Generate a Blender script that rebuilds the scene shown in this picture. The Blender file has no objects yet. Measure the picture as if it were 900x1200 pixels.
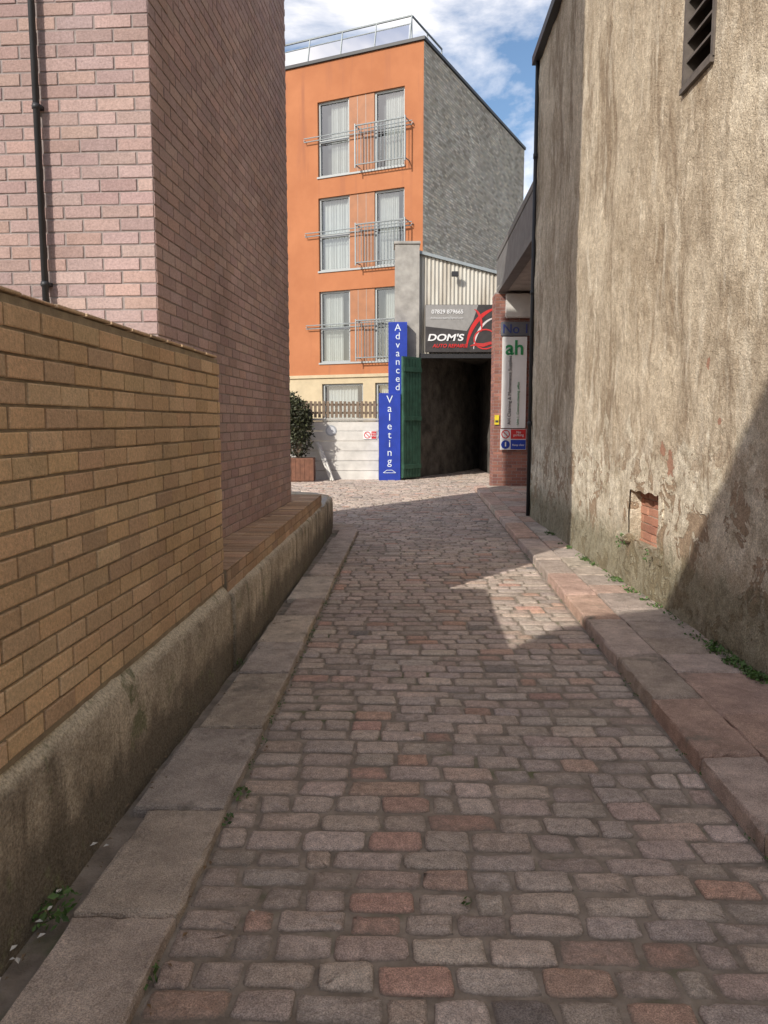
import bpy, math, random
from mathutils import Vector, noise, Matrix
random.seed(7)
R=random.random
def U(a,b): return a+(b-a)*R()
S=bpy.context.scene
S.view_settings.view_transform='Standard'
S.view_settings.look='None'
S.view_settings.exposure=0

# ---------------------------------------------------------------- helpers
class MB:
    def __init__(s): s.v=[];s.f=[];s.c=[]
    def add(s,vs,fs,col=(1,1,1)):
        o=len(s.v); s.v.extend([tuple(p) for p in vs])
        for f in fs: s.f.append([i+o for i in f]); s.c.append(col)
    def quad(s,a,b,c,d,col=(1,1,1)): s.add([a,b,c,d],[(0,1,2,3)],col)
    def obj(s,name,mat,parent=None,smooth=False):
        me=bpy.data.meshes.new(name); me.from_pydata(s.v,[],s.f)
        a=me.color_attributes.new('Col','FLOAT_COLOR','CORNER')
        buf=[]
        for f,c in zip(s.f,s.c):
            buf.extend([c[0],c[1],c[2],1.0]*len(f))
        a.data.foreach_set('color',buf)
        if smooth: me.polygons.foreach_set('use_smooth',[True]*len(me.polygons))
        me.materials.append(mat); me.update()
        o=bpy.data.objects.new(name,me); S.collection.objects.link(o)
        if parent: o.parent=parent
        return o
class Fr:
    def __init__(s,O,ux,uy=None):
        s.O=Vector((O[0],O[1],O[2] if len(O)>2 else 0)); s.ux=Vector((ux[0],ux[1],0)).normalized()
        s.uy=Vector((uy[0],uy[1],0)).normalized() if uy else Vector((s.ux.y,-s.ux.x,0))
    def p(s,x,y,z): return s.O+s.ux*x+s.uy*y+Vector((0,0,z))
W=Fr((0,0,0),(1,0),(0,1))
def box(mb,x0,x1,y0,y1,z0,z1,fr=W,col=(1,1,1),bev=0):
    if bev<=0:
        vs=[fr.p(x,y,z) for z in (z0,z1) for (x,y) in ((x0,y0),(x1,y0),(x1,y1),(x0,y1))]
        mb.add(vs,[(0,3,2,1),(4,5,6,7),(0,1,5,4),(1,2,6,5),(2,3,7,6),(3,0,4,7)],col)
    else:
        b=bev
        rings=[(z0,b),(z0+b,0),(z1-b,0),(z1,b)]
        vs=[]
        for z,i in rings:
            vs+= [fr.p(x,y,z) for (x,y) in ((x0+i,y0+i),(x1-i,y0+i),(x1-i,y1-i),(x0+i,y1-i))]
        fs=[(3,2,1,0),(12,13,14,15)]
        for k in range(3):
            for j in range(4):
                a=k*4+j;bq=k*4+(j+1)%4
                fs.append((a,bq,bq+4,a+4))
        mb.add(vs,fs,col)
def cyl(mb,p0,p1,r,n=8,col=(1,1,1),r1=None):
    p0=Vector(p0);p1=Vector(p1);d=(p1-p0).normalized()
    a=d.orthogonal().normalized();b=d.cross(a)
    if r1 is None:r1=r
    vs=[p0+(a*math.cos(2*math.pi*i/n)+b*math.sin(2*math.pi*i/n))*r for i in range(n)]
    vs+=[p1+(a*math.cos(2*math.pi*i/n)+b*math.sin(2*math.pi*i/n))*r1 for i in range(n)]
    fs=[(i,(i+1)%n,n+(i+1)%n,n+i) for i in range(n)]+[tuple(range(n-1,-1,-1)),tuple(range(n,2*n))]
    mb.add(vs,fs,col)
def empty(name,loc=(0,0,0)):
    e=bpy.data.objects.new(name,None); S.collection.objects.link(e); return e
def jit(c,a=.12):
    k=1+U(-a,a); return (c[0]*k*(1+U(-.03,.03)),c[1]*k,c[2]*k*(1+U(-.04,.04)))
def bricks(mb,fr,L,z0,z1,pal,bl=.215,bh=.065,j=.010,proj=.006,bev=.0035,jp=.0025,off=0,header=False,jc=.14):
    row=0;z=z0
    while z+bh<=z1+.012:
        x=-(bl+j)/2 if (row+off)%2 else 0
        while x<L-.02:
            a=max(x,0);b=min(x+bl,L)
            if b-a>.03:
                p=proj+U(-jp,jp);t=bev
                zz=z+U(-.0015,.0015)
                a2=a+U(0,.003);b2=b-U(0,.003)
                vs=[fr.p(a2,0.0,zz),fr.p(b2,0.0,zz),fr.p(b2,0.0,zz+bh),fr.p(a2,0.0,zz+bh)]
                vs+=[fr.p(a2,p-t*.6,zz),fr.p(b2,p-t*.6,zz),fr.p(b2,p-t*.6,zz+bh),fr.p(a2,p-t*.6,zz+bh)]
                vs+=[fr.p(a2+t,p+U(-.001,.001),zz+t),fr.p(b2-t,p+U(-.001,.001),zz+t),fr.p(b2-t,p,zz+bh-t),fr.p(a2+t,p,zz+bh-t)]
                fs=[(8,9,10,11)]
                for k in range(4):
                    k2=(k+1)%4
                    fs+=[(k,k2,k2+4,k+4),(k+4,k2+4,k2+8,k+8)]
                mb.add(vs,fs,jit(random.choice(pal),jc))
            x+=bl+j
        row+=1;z+=bh+j
def openwall(mb,fr,s0,s1,z0,z1,ops,depth=.12,y=0,col=(1,1,1)):
    ss=sorted({s0,s1}|{o[0] for o in ops}|{o[1] for o in ops})
    zs=sorted({z0,z1}|{o[2] for o in ops}|{o[3] for o in ops})
    for a,b in zip(ss,ss[1:]):
        for c,d in zip(zs,zs[1:]):
            m=((a+b)/2,(c+d)/2)
            if any(o[0]<m[0]<o[1] and o[2]<m[1]<o[3] for o in ops): continue
            mb.quad(fr.p(a,y,c),fr.p(b,y,c),fr.p(b,y,d),fr.p(a,y,d),col)
    for a,b,c,d in ops:
        q=y-depth
        mb.quad(fr.p(a,y,c),fr.p(a,y,d),fr.p(a,q,d),fr.p(a,q,c),col)
        mb.quad(fr.p(b,y,c),fr.p(b,y,d),fr.p(b,q,d),fr.p(b,q,c),col)
        mb.quad(fr.p(a,y,c),fr.p(b,y,c),fr.p(b,q,c),fr.p(a,q,c),col)
        mb.quad(fr.p(a,y,d),fr.p(b,y,d),fr.p(b,q,d),fr.p(a,q,d),col)

# ---------------------------------------------------------------- materials
class NT:
    def __init__(s,name):
        s.m=bpy.data.materials.new(name); s.m.use_nodes=True; s.t=s.m.node_tree; s.n=s.t.nodes; s.l=s.t.links
        s.b=s.n['Principled BSDF']; s.pos=s.n.new('ShaderNodeNewGeometry').outputs['Position']
    def node(s,t,**k):
        n=s.n.new(t)
        for a,b in k.items(): setattr(n,a,b)
        return n
    def map(s,scale):
        m=s.node('ShaderNodeMapping'); m.inputs['Scale'].default_value=scale if hasattr(scale,'__len__') else (scale,)*3
        s.l.new(s.pos,m.inputs['Vector']); return m.outputs[0]
    def noise(s,scale,detail=3,rough=.55,vec=None,dist=0):
        n=s.node('ShaderNodeTexNoise'); n.inputs['Scale'].default_value=scale if not hasattr(scale,'__len__') else 1
        n.inputs['Detail'].default_value=min(detail,4); n.inputs['Roughness'].default_value=rough; n.inputs['Distortion'].default_value=dist
        s.l.new(s.map(scale) if hasattr(scale,'__len__') else (vec or s.pos),n.inputs['Vector']); return n.outputs['Fac']
    def ramp(s,f,a,b,c0=(0,0,0),c1=(1,1,1)):
        r=s.node('ShaderNodeValToRGB'); r.color_ramp.elements[0].position=max(a,0); r.color_ramp.elements[1].position=b
        r.color_ramp.elements[0].color=(*c0,1); r.color_ramp.elements[1].color=(*c1,1)
        s.l.new(f,r.inputs[0]); return r.outputs[0]
    def mix(s,f,a,b,mode='MIX'):
        m=s.node('ShaderNodeMix',data_type='RGBA',blend_type=mode)
        for i,x in ((0,f),(6,a),(7,b)):
            if isinstance(x,(int,float)): m.inputs[i].default_value=x
            elif isinstance(x,tuple): m.inputs[i].default_value=(*x,1)
            else: s.l.new(x,m.inputs[i])
        return m.outputs[2]
    def math(s,op,a,b=0):
        m=s.node('ShaderNodeMath',operation=op)
        for i,x in ((0,a),(1,b)):
            if isinstance(x,(int,float)): m.inputs[i].default_value=x
            else: s.l.new(x,m.inputs[i])
        return m.outputs[0]
    def attr(s):
        a=s.node('ShaderNodeAttribute'); a.attribute_name='Col'; return a.outputs['Color']
    def z(s):
        x=s.node('ShaderNodeSeparateXYZ'); s.l.new(s.pos,x.inputs[0]); return x.outputs[2]
    def color(s,c):
        if isinstance(c,tuple): s.b.inputs['Base Color'].default_value=(*c,1)
        else: s.l.new(c,s.b.inputs['Base Color'])
    def bump(s,h,st=.5,dist=.01):
        b=s.node('ShaderNodeBump'); b.inputs['Strength'].default_value=st; b.inputs['Distance'].default_value=dist
        s.l.new(h,b.inputs['Height']); 
        prev=s.b.inputs['Normal']
        if prev.is_linked: s.l.new(prev.links[0].from_socket,b.inputs['Normal'])
        s.l.new(b.outputs[0],s.b.inputs['Normal'])
    def rough(s,r): s.b.inputs['Roughness'].default_value=r
def simple(name,c,rough=.7,ns=6,na=.15,bs=40,bd=.002,metal=0,attr=False):
    t=NT(name)
    base=t.attr() if attr else c
    n=t.noise(ns,4,.6)
    f=t.ramp(n,.3,.7,(1-na,)*3,(1+na,)*3)
    t.color(t.mix(1,base,f,'MULTIPLY'))
    if bd: t.bump(t.noise(bs,3),.6,bd)
    t.rough(rough); t.b.inputs['Metallic'].default_value=metal
    return t.m

# setts
t=NT('granite_setts_mat')
c=t.attr()
c=t.mix(1,c,t.ramp(t.noise(210,2,.75),.34,.66,(.58,.56,.55),(1.42,1.4,1.38)),'MULTIPLY')
c=t.mix(1,c,t.ramp(t.noise(26,4,.7),.32,.70,(.74,.72,.70),(1.22,1.2,1.18)),'MULTIPLY')
c=t.mix(1,c,t.ramp(t.noise(.9,3,.5),.3,.7,(.84,.84,.84),(1.12,1.1,1.08)),'MULTIPLY')
zz=t.math('MULTIPLY',t.math('ADD',t.z(),t.math('ADD',.005,t.math('MULTIPLY',t.noise(40,3,.7),.012))),85)
c=t.mix(t.ramp(zz,.0,1),(.22,.185,.15),c)
t.color(c); t.rough(.75); t.bump(t.noise(60,4,.75),1,.010)
M_SETT=t.m
t=NT('slab_mat')
c=t.attr()
c=t.mix(1,c,t.ramp(t.noise(220,2,.75),.34,.66,(.60,.58,.58),(1.38,1.36,1.34)),'MULTIPLY')
c=t.mix(1,c,t.ramp(t.noise(7,4,.7),.32,.68,(.68,.66,.64),(1.2,1.19,1.17)),'MULTIPLY')
c=t.mix(t.ramp(t.noise(2.3,4,.75),.58,.70),c,(.20,.175,.14))
t.color(c); t.rough(.78); t.bump(t.noise(42,4,.75),1,.013)
M_SLAB=t.m
t=NT('joint_dirt_mat')
c=t.mix(t.ramp(t.noise(9,4,.6),.35,.7),(.20,.165,.13),(.38,.32,.26))
c=t.mix(t.ramp(t.noise(1.7,4,.7),.57,.68),c,(.13,.14,.065))
t.color(c); t.rough(.95); t.bump(t.noise(120,3,.7),1,.006)
M_DIRT=t.m
t=NT('ground_mat')
c=t.mix(t.ramp(t.noise(3,4,.6),.35,.7),(.075,.07,.065),(.13,.12,.11))
t.color(c); t.rough(.95); t.bump(t.noise(90,3,.7),.8,.006)
M_GROUND=t.m

def brickmat(name,amt=.26):
    t=NT(name); c=t.attr()
    c=t.mix(1,c,t.ramp(t.noise(75,4,.7),.3,.72,(1-amt,)*3,(1.2,1.2,1.2)),'MULTIPLY')
    c=t.mix(1,c,t.ramp(t.noise((1.2,1.2,.5),4,.6),.35,.7,(.80,.78,.76),(1.1,1.1,1.1)),'MULTIPLY')
    t.color(c); t.rough(.88); t.bump(t.noise(120,3,.7),1,.005); return t.m
M_BRICK=brickmat('brick_mat')
def mortar(name,c0,c1):
    t=NT(name); t.color(t.mix(t.ramp(t.noise(14,4,.6),.35,.7),c0,c1)); t.rough(.95); t.bump(t.noise(160,3,.7),1,.004); return t.m
M_MORT_Y=mortar('mortar_sandy',(.26,.21,.15),(.40,.33,.23))
M_MORT_P=mortar('mortar_grey',(.24,.195,.185),(.35,.30,.28))

t=NT('cast_concrete_mat')
c=t.mix(t.ramp(t.noise(2.6,4,.75),.36,.64),(.31,.26,.195),(.64,.56,.44))
c=t.mix(t.ramp(t.noise((6,6,.8),4,.65),.53,.66),c,(.21,.175,.13))
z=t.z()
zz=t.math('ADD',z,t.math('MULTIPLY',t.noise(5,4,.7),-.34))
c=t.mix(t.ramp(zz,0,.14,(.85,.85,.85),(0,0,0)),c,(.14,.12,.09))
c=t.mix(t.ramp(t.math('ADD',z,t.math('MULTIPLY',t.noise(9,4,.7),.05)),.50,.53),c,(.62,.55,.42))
c=t.mix(t.ramp(t.noise(3.1,4,.8),.58,.67),c,(.22,.22,.13))
c=t.mix(1,c,t.ramp(t.noise(90,3,.75),.34,.64,(.60,.58,.55),(1.25,1.25,1.25)),'MULTIPLY')
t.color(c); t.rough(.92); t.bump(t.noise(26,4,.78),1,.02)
M_CONC=t.m

# roughcast wall
t=NT('roughcast_render_mat')
c=t.mix(t.ramp(t.noise(.9,4,.72),.34,.66),(.47,.375,.265),(.80,.69,.53))
c=t.mix(t.math('MULTIPLY',t.ramp(t.noise((2.0,2.0,.6),4,.72,dist=.6),.49,.64),.9),c,(.34,.255,.17))
c=t.mix(t.math('MULTIPLY',t.ramp(t.noise((6,6,1.5),4,.65,dist=.6),.52,.68),.7),c,(.86,.77,.62))
z=t.z()
edge=t.math('ADD',z,t.math('MULTIPLY',t.math('SUBTRACT',t.noise(2.2,4,.72),.5),1.9))
edge2=t.math('MULTIPLY',edge,.4)
low=t.ramp(edge2,.50,.545,(1,1,1),(0,0,0))
cream=t.mix(t.ramp(t.noise(5,4,.72),.35,.62),(.52,.44,.32),(.88,.80,.65))
c=t.mix(low,c,cream)
peel=t.ramp(t.noise(3.4,4,.75,dist=.6),.545,.557)
peelm=t.math('MULTIPLY',peel,t.ramp(t.math('MULTIPLY',z,.4),.42,.62,(1,1,1),(0,0,0)))
c=t.mix(peelm,c,(.43,.32,.22))
grime=t.ramp(t.math('ADD',z,t.math('MULTIPLY',t.noise(5,4,.75),-.85)),0,.22,(1,1,1),(0,0,0))
c=t.mix(t.math('MULTIPLY',grime,.75),c,(.20,.185,.11))
c=t.mix(1,c,t.ramp(t.noise(95,3,.75),.34,.64,(.60,.58,.55),(1.22,1.22,1.22)),'MULTIPLY')
c=t.mix(1,c,t.ramp(t.noise(17,4,.75),.34,.64,(.74,.72,.69),(1.12,1.12,1.12)),'MULTIPLY')
spots=[((2.23,6.0,1.23),.11),((2.23,6.15,1.33),.07),((2.23,5.35,1.95),.05),((2.23,5.12,1.55),.035)]
br=None
brn=t.noise(14,4,.7)
for (pp,r) in spots:
    d=t.node('ShaderNodeVectorMath',operation='DISTANCE'); t.l.new(t.pos,d.inputs[0]); d.inputs[1].default_value=pp
    dd=t.math('ADD',d.outputs['Value'],t.math('MULTIPLY',t.math('SUBTRACT',brn,.5),r*2.2))
    k=t.math('LESS_THAN',dd,r*.75)
    br=k if br is None else t.math('MAXIMUM',br,k)
c=t.mix(br,c,t.mix(brn,(.34,.16,.10),(.52,.31,.21)))
t.color(c); t.rough(.93)
hsum=t.math('ADD',t.math('MULTIPLY',t.noise(8,4,.75),.028),t.math('MULTIPLY',t.noise(70,3,.75),.014))
hsum=t.math('SUBTRACT',hsum,t.math('MULTIPLY',t.math('MAXIMUM',peelm,br),.012))
t.bump(hsum,1,1.0)
M_WALL=t.m

t=NT('orange_render_mat')
c=t.mix(t.ramp(t.noise(.8,4,.65),.35,.68),(.385,.142,.060),(.455,.178,.078))
c=t.mix(t.ramp(t.noise((3.5,3.5,.35),4,.6),.55,.75),c,(.34,.13,.065))
t.color(c); t.rough(.9); t.bump(t.noise(60,3),.5,.003); M_ORANGE=t.m
M_CREAM=simple('cream_stone_mat',(.50,.41,.27),.85,3,.1)
M_WHITE=simple('white_paint_mat',(.60,.58,.54),.6,3,.16,50,.001)
M_FRAME=simple('window_frame_grey',(.36,.38,.38),.45,5,.05,50,0)
M_PANEL=simple('timber_panel_mat',(.34,.14,.06),.6,4,.12)
M_STEEL=simple('galvanised_steel',(.30,.33,.34),.5,8,.1,50,0,metal=.3)
M_DARK=simple('dark_paint',(.025,.025,.028),.5,8,.15,50,0)
M_GREYRENDER=simple('grey_render_mat',(.34,.32,.29),.9,3,.28,30,.006)
M_BLUE=simple('blue_sign_mat',(.012,.04,.33),.5,4,.15,50,0)
M_TXTW=simple('white_lettering',(.75,.75,.75),.5,8,.03,50,0)
M_RED=simple('red_sign_mat',(.55,.03,.03),.45,8,.08,50,0)
M_GREEN=simple('green_door_mat',(.035,.10,.065),.7,5,.35,40,.002)
M_TIMBER=simple('weathered_timber',(.19,.14,.10),.85,12,.3,40,.003)
M_POT=simple('planter_timber',(.17,.075,.045),.8,10,.25,40,.003)
M_CURT=simple('curtain_mat',(.62,.60,.57),.9,5,.06,50,0)
M_LGREY=simple('pale_coping',(.42,.40,.36),.85,5,.15)
M_TUN=simple('dark_rubble_wall',(.12,.105,.09),.9,2.5,.6,9,.06)
M_VCOL=simple('coloured_parts',(1,1,1),.6,10,.1,50,.0,attr=True)
t=NT('corrugated_metal_mat')
c=t.mix(t.ramp(t.noise((3,3,.5),4,.6),.4,.72),(.56,.54,.48),(.30,.25,.19)); t.color(c); t.rough(.6); M_CORR=t.m
t=NT('window_glass'); t.n.remove(t.b)
tr=t.node('ShaderNodeBsdfTransparent'); tr.inputs[0].default_value=(.75,.8,.8,1); gl=t.node('ShaderNodeBsdfGlossy'); gl.inputs['Roughness'].default_value=.03
lw=t.node('ShaderNodeLayerWeight'); lw.inputs[0].default_value=.35; ms=t.node('ShaderNodeMixShader')
t.l.new(t.math('ADD',lw.outputs['Fresnel'],.12),ms.inputs[0]); t.l.new(tr.outputs[0],ms.inputs[1]); t.l.new(gl.outputs[0],ms.inputs[2])
t.l.new(ms.outputs[0],t.n['Material Output'].inputs[0]); M_GLASS=t.m
t=NT('leaf_mat'); t.color(t.mix(1,t.attr(),t.ramp(t.noise(14,3),.3,.7,(.7,.7,.7),(1.25,1.25,1.25)),'MULTIPLY')); t.rough(.6); M_LEAF=t.m

# ---------------------------------------------------------------- layout lines
def kL(y): return -.72+.032*y            # left kerb / gutter
def kR(y): return 1.25+.048*y            # right kerb / gutter
def plF(y):                              # plinth front
    pts=[(-4,-1.38),(2.05,-1.085),(4.7,-.945),(10.95,-.74)]
    for (a,b),(c,d) in zip(pts,pts[1:]):
        if y<=c: return b+(d-b)*(y-a)/(c-a)
    return pts[-1][1]
def wX(y): return 2.23 if y<9.1 else 2.23+.03*(y-9.1)

# ground
mb=MB(); mb.quad((-250,-250,-.035),(250,-250,-.035),(250,350,-.035),(-250,350,-.035)); mb.obj('ground',M_GROUND)
mb=MB()
for i in range(40):
    for k in range(12):
        x0=-6+i*.26;y0=-3+k*2.6
        mb.quad((x0,y0,-.009),(x0+.26,y0,-.009),(x0+.26,y0+2.6,-.009),(x0,y0+2.6,-.009))
road=empty('cobbled_lane'); mb.obj('joint_bed',M_DIRT,road)

# setts
GR=[(.54,.46,.405),(.51,.44,.39),(.56,.485,.43),(.47,.405,.36),(.55,.46,.405),(.52,.455,.41),(.58,.50,.435),(.53,.43,.375)]
RD=[(.53,.355,.285),(.56,.375,.30),(.50,.34,.28),(.55,.40,.325)]
DK=[(.28,.255,.24),(.33,.295,.275)]
mb=MB(); N=20
def sett(cx,cy,hx,hy,rot,col):
    ca,sa=math.cos(rot),math.sin(rot); tx,ty=U(-.018,.018),U(-.03,.03); h=U(-.005,.005)
    rings=[(0,-.03),(.0,-.012),(.004,-.004),(.016,0.0)]
    jr=[U(-.0040,.0032) for _ in range(N)]
    sk=U(-.10,.10); tp=U(-.10,.10)
    vs=[]; e=U(.17,.34)
    for ins,z in rings:
        for i in range(N):
            a=2*math.pi*(i+.5)/N; c_,s2=math.cos(a),math.sin(a)
            px=math.copysign(abs(c_)**e,c_)*(hx-ins+jr[i]); py=math.copysign(abs(s2)**e,s2)*(hy-ins+jr[(i*7)%N])
            py*=1+tp*px/hx; px+=sk*py
            zz=z+h+(px*tx+py*ty if z>-.02 else 0)+ (U(-.0016,.0016) if z>-.02 else 0)
            vs.append((cx+px*ca-py*sa,cy+px*sa+py*ca,zz))
    for i in range(N):
        q=vs[3*N+i]; vs.append((cx+(q[0]-cx)*.5,cy+(q[1]-cy)*.5,q[2]*.6+h*.4+.002+U(-.002,.002)))
    vs.append((cx,cy,h+.003+U(-.003,.003)))
    fs=[]
    for k in range(4):
        for i in range(N):
            j=(i+1)%N; fs.append((k*N+i,k*N+j,(k+1)*N+j,(k+1)*N+i))
    for i in range(N): fs.append((4*N+i,4*N+(i+1)%N,5*N))
    mb.add(vs,fs,col)
y=.5
while y<26:
    dep=U(.106,.146)
    yc=y+dep/2
    if yc<10.75: xl=kL(yc)+.010
    else: xl=-5.2
    xr=(kR(yc)-.012) if yc<17.9 else 3.2
    x=xl
    first=True; wave=U(-.5,.5)
    while x<xr-.07:
        w=U(.145,.255)
        if first: w=U(.1,.25); first=False
        rr=R()
        if rr<.14: w=U(.095,.14)
        elif rr>.94: w=U(.27,.33)
        if x+w>xr-.09: w=xr-x
        w=min(w,.34)
        g=U(.006,.014)
        r=R()
        col=random.choice(GR)
        pr=.12 if yc<6 else .05
        if r<pr: col=random.choice(RD)
        elif r<pr+.02: col=random.choice(DK)
        cx=x+w/2
        dy=.035*(cx-.4)*-.6+.028*math.sin(cx*1.7+yc*.8+wave*.4)+.012*math.sin(cx*4+yc*2)
        dd=dep*U(.94,1.02)
        sett(cx,yc+dy+U(-.005,.005),w/2-g/2,dd/2-U(.005,.011)/2,U(-.028,.028)-.02,jit(col,.11))
        x+=w
    y+=dep
mb.obj('granite_setts',M_SETT,road,True)

# block with bevel from 4 xy corners
def block(mb,q,z0,z1,col,bev=.012,jz=.004):
    c=Vector((sum(p[0] for p in q)/4,sum(p[1] for p in q)/4))
    def ins(p,b):
        v=Vector(p[:2])-c; l=v.length; return c+v*((l-b)/l)
    tz=[U(-jz,jz) for _ in range(4)]
    vs=[]
    n=9
    def ring(z,b,usez):
        out=[]
        for k in range(4):
            A=ins(q[k],b*1.4);B=ins(q[(k+1)%4],b*1.4)
            for i in range(n):
                f=i/n; P=A.lerp(B,f); zz=z+(tz[k]*(1-f)+tz[(k+1)%4]*f if usez else 0)
                w=.0045 if usez else 0
                out.append((P.x+U(-w,w),P.y+U(-w,w),zz+U(-w,w)*.4))
        return out
    m=4*n
    vs+=ring(z0,0,False)+ring(z1-bev,0,True)+ring(z1-bev*.3,bev*.35,True)+ring(z1,bev*1.3,True)
    vs.append((c.x,c.y,z1+sum(tz)/4))
    fs=[]
    for k in range(3):
        for i in range(m):
            j=(i+1)%m; fs.append((k*m+i,k*m+j,(k+1)*m+j,(k+1)*m+i))
    for i in range(m): fs.append((3*m+i,3*m+(i+1)%m,4*m))
    mb.add(vs,fs,col)

# left slabs
SL=[(.48,.42,.36),(.52,.455,.39),(.45,.39,.34),(.50,.42,.36)]
mb=MB(); y=-.5
while y<10.4:
    L=U(.6,1.1); y2=min(y+L,10.75); g=.006
    wi=U(.01,.09)
    q=[(kL(y+g)+U(-.008,.008),y+g+.0),(kL(y2-g)+U(-.008,.008),y2-g),(max(plF(y2)+.03+wi,-1.4),y2-g+.0),(plF(y)+.03+wi,y+g)]
    q=[q[0],q[3],q[2],q[1]]
    block(mb,q,-.03,.045+U(-.007,.007),jit(random.choice(SL),.14),.016,.006)
    y=y2
# arc end
cx,cy=-1.75,10.75
ro=-cx+kL(10.75); ri=ro-.36
for k in range(6):
    a0=k*.26+.01;a1=(k+1)*.26-.01
    q=[(cx+ro*math.cos(a0),cy+ro*math.sin(a0)),(cx+ri*math.cos(a0),cy+ri*math.sin(a0)),(cx+ri*math.cos(a1),cy+ri*math.sin(a1)),(cx+ro*math.cos(a1),cy+ro*math.sin(a1))]
    block(mb,q,-.03,.045,jit(random.choice(SL),.1),.012,.003)
mb.obj('kerb_pavement',M_SLAB,None,False)

# right kerb & slabs
mb=MB(); y=-.5
PK=[(.53,.375,.305),(.51,.385,.32),(.49,.41,.35),(.55,.395,.315),(.48,.40,.34)]
while y<17.8:
    L=U(.6,1.0); y2=min(y+L,17.9); g=.005
    q=[(kR(y+g),y+g),(kR(y+g)+.27,y+g),(kR(y2-g)+.27,y2-g),(kR(y2-g),y2-g)]
    block(mb,q,-.03,.085+U(-.006,.006),jit(random.choice(PK),.14),.02,.005)
    y=y2
y=-.5
while y<17.8:
    L=U(.35,.7); y2=min(y+L,17.9); g=.006
    xo=kR(y)+.285; xw=(wX(y)+.02 if y<12.2 else 3.4)
    n=1 if y<12.2 and y>3.5 else 2
    for k in range(n):
        a0=xo+(xw-xo)*k/n+ (.004 if k else 0); a1=xo+(xw-xo)*(k+1)/n
        q=[(a0,y+g),(a1,y+g),(a1,y2-g),(a0+.048*(y2-y),y2-g)]
        block(mb,q,-.03,.08+U(-.006,.004),jit(random.choice(PK+SL),.14),.014,.004)
    y=y2
mb.obj('pavement',M_SLAB)

# ---------------------------------------------------------------- left concrete plinth
pl=empty('concrete_plinth_wall')
def sweep(mb,path,prof,amp=.010):
    P=[]
    for i,p in enumerate(path):
        a=Vector(path[max(i-1,0)]);b=Vector(path[min(i+1,len(path)-1)]); d=(b-a).normalized(); n=Vector((-d.y,d.x))
        row=[]
        for (o,z) in prof:
            q=Vector(p)+n*o
            nn=noise.noise(Vector((q.x*3,q.y*3,z*4)))*amp
            nn+=noise.noise(Vector((q.x*11,q.y*11,z*13)))*amp*.8
            row.append((q.x+nn,q.y,z+nn*.7))
        P.append(row)
    m=len(prof); vs=[v for r in P for v in r]; fs=[]
    for i in range(len(P)-1):
        for j in range(m-1): fs.append((i*m+j,(i+1)*m+j,(i+1)*m+j+1,i*m+j+1))
    fs.append(tuple(range(m))); fs.append(tuple(reversed(range((len(P)-1)*m,len(P)*m))))
    mb.add(vs,fs)
prof=[(0,-.03),(0,.1),(0,.2),(0,.3),(0,.4),(.004,.465),(.010,.485),(.022,.505),(.045,.53),(.08,.55),(.5,.552)]
mb=MB(); path=[(plF(-3+i*.06),-3+i*.06) for i in range(int(7.68/.06)+1)]
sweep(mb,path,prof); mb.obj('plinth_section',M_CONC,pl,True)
mb=MB(); path=[(plF(4.69+i*.08)+.012,4.69+i*.08) for i in range(int(6.2/.08)+1)]
r=.95; c0=(path[-1][0]-r,path[-1][1])
for k in range(1,19):
    a=k/18*1.75; path.append((c0[0]+r*math.cos(a),c0[1]+r*math.sin(a)))
lx,ly=path[-1]
for k in range(1,12): path.append((lx-k*.3,ly-.02*k))
prof2=[(0,-.03),(0,.1),(0,.2),(0,.3),(0,.4),(.004,.465),(.012,.48),(.03,.495),(.15,.5),(.42,.5)]
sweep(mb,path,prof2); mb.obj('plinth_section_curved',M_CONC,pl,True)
mb=MB()
mb.add([(-.76,9.6,.497),(-.80,10.9,.497),(-1.0,11.5,.497),(-1.5,11.85,.497),(-2.2,11.85,.497),(-5,11.6,.497),(-5,8.9,.497),(-1.1,8.6,.497)],[tuple(range(8))])
mb.obj('raised_paving',M_LGREY,pl)

# ---------------------------------------------------------------- buff brick boundary wall
YB=[(.70,.495,.30),(.65,.46,.28),(.73,.525,.32),(.59,.415,.26),(.68,.47,.275),(.66,.45,.275)]
bw=empty('brick_boundary_wall')
sl=Vector((.046,1)).normalized()
def bwX(y): return -1.0+.046*(y-4.68)
O=(bwX(-3),-3,0)
L=(4.68+3)/sl.y
fr=Fr(O,(sl.x,sl.y)); # uy = (y,-x) -> faces +x
mb=MB(); box(mb,0,L,-.34,-.0005,.53,1.925,fr); mb.obj('mortar_core',M_MORT_Y,bw)
mb=MB(); bricks(mb,fr,L,.556,1.925,YB,proj=.009,bev=.004,jp=.003,jc=.09)
fe=Fr(fr.p(L,0,0),(-sl.y,sl.x),(sl.x,sl.y)); bricks(mb,fe,.34,.556,1.925,YB,proj=.007)
x=0
while x<L-.05:
    b=min(x+.215,L); box(mb,x,b-.004,-.345,.010+U(-.002,.002),1.9295,1.938+U(-.003,.003)+.003,fr,jit(random.choice(YB),.15),.003); x+=.225
mb.obj('brick_courses',M_BRICK,bw)

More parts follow.
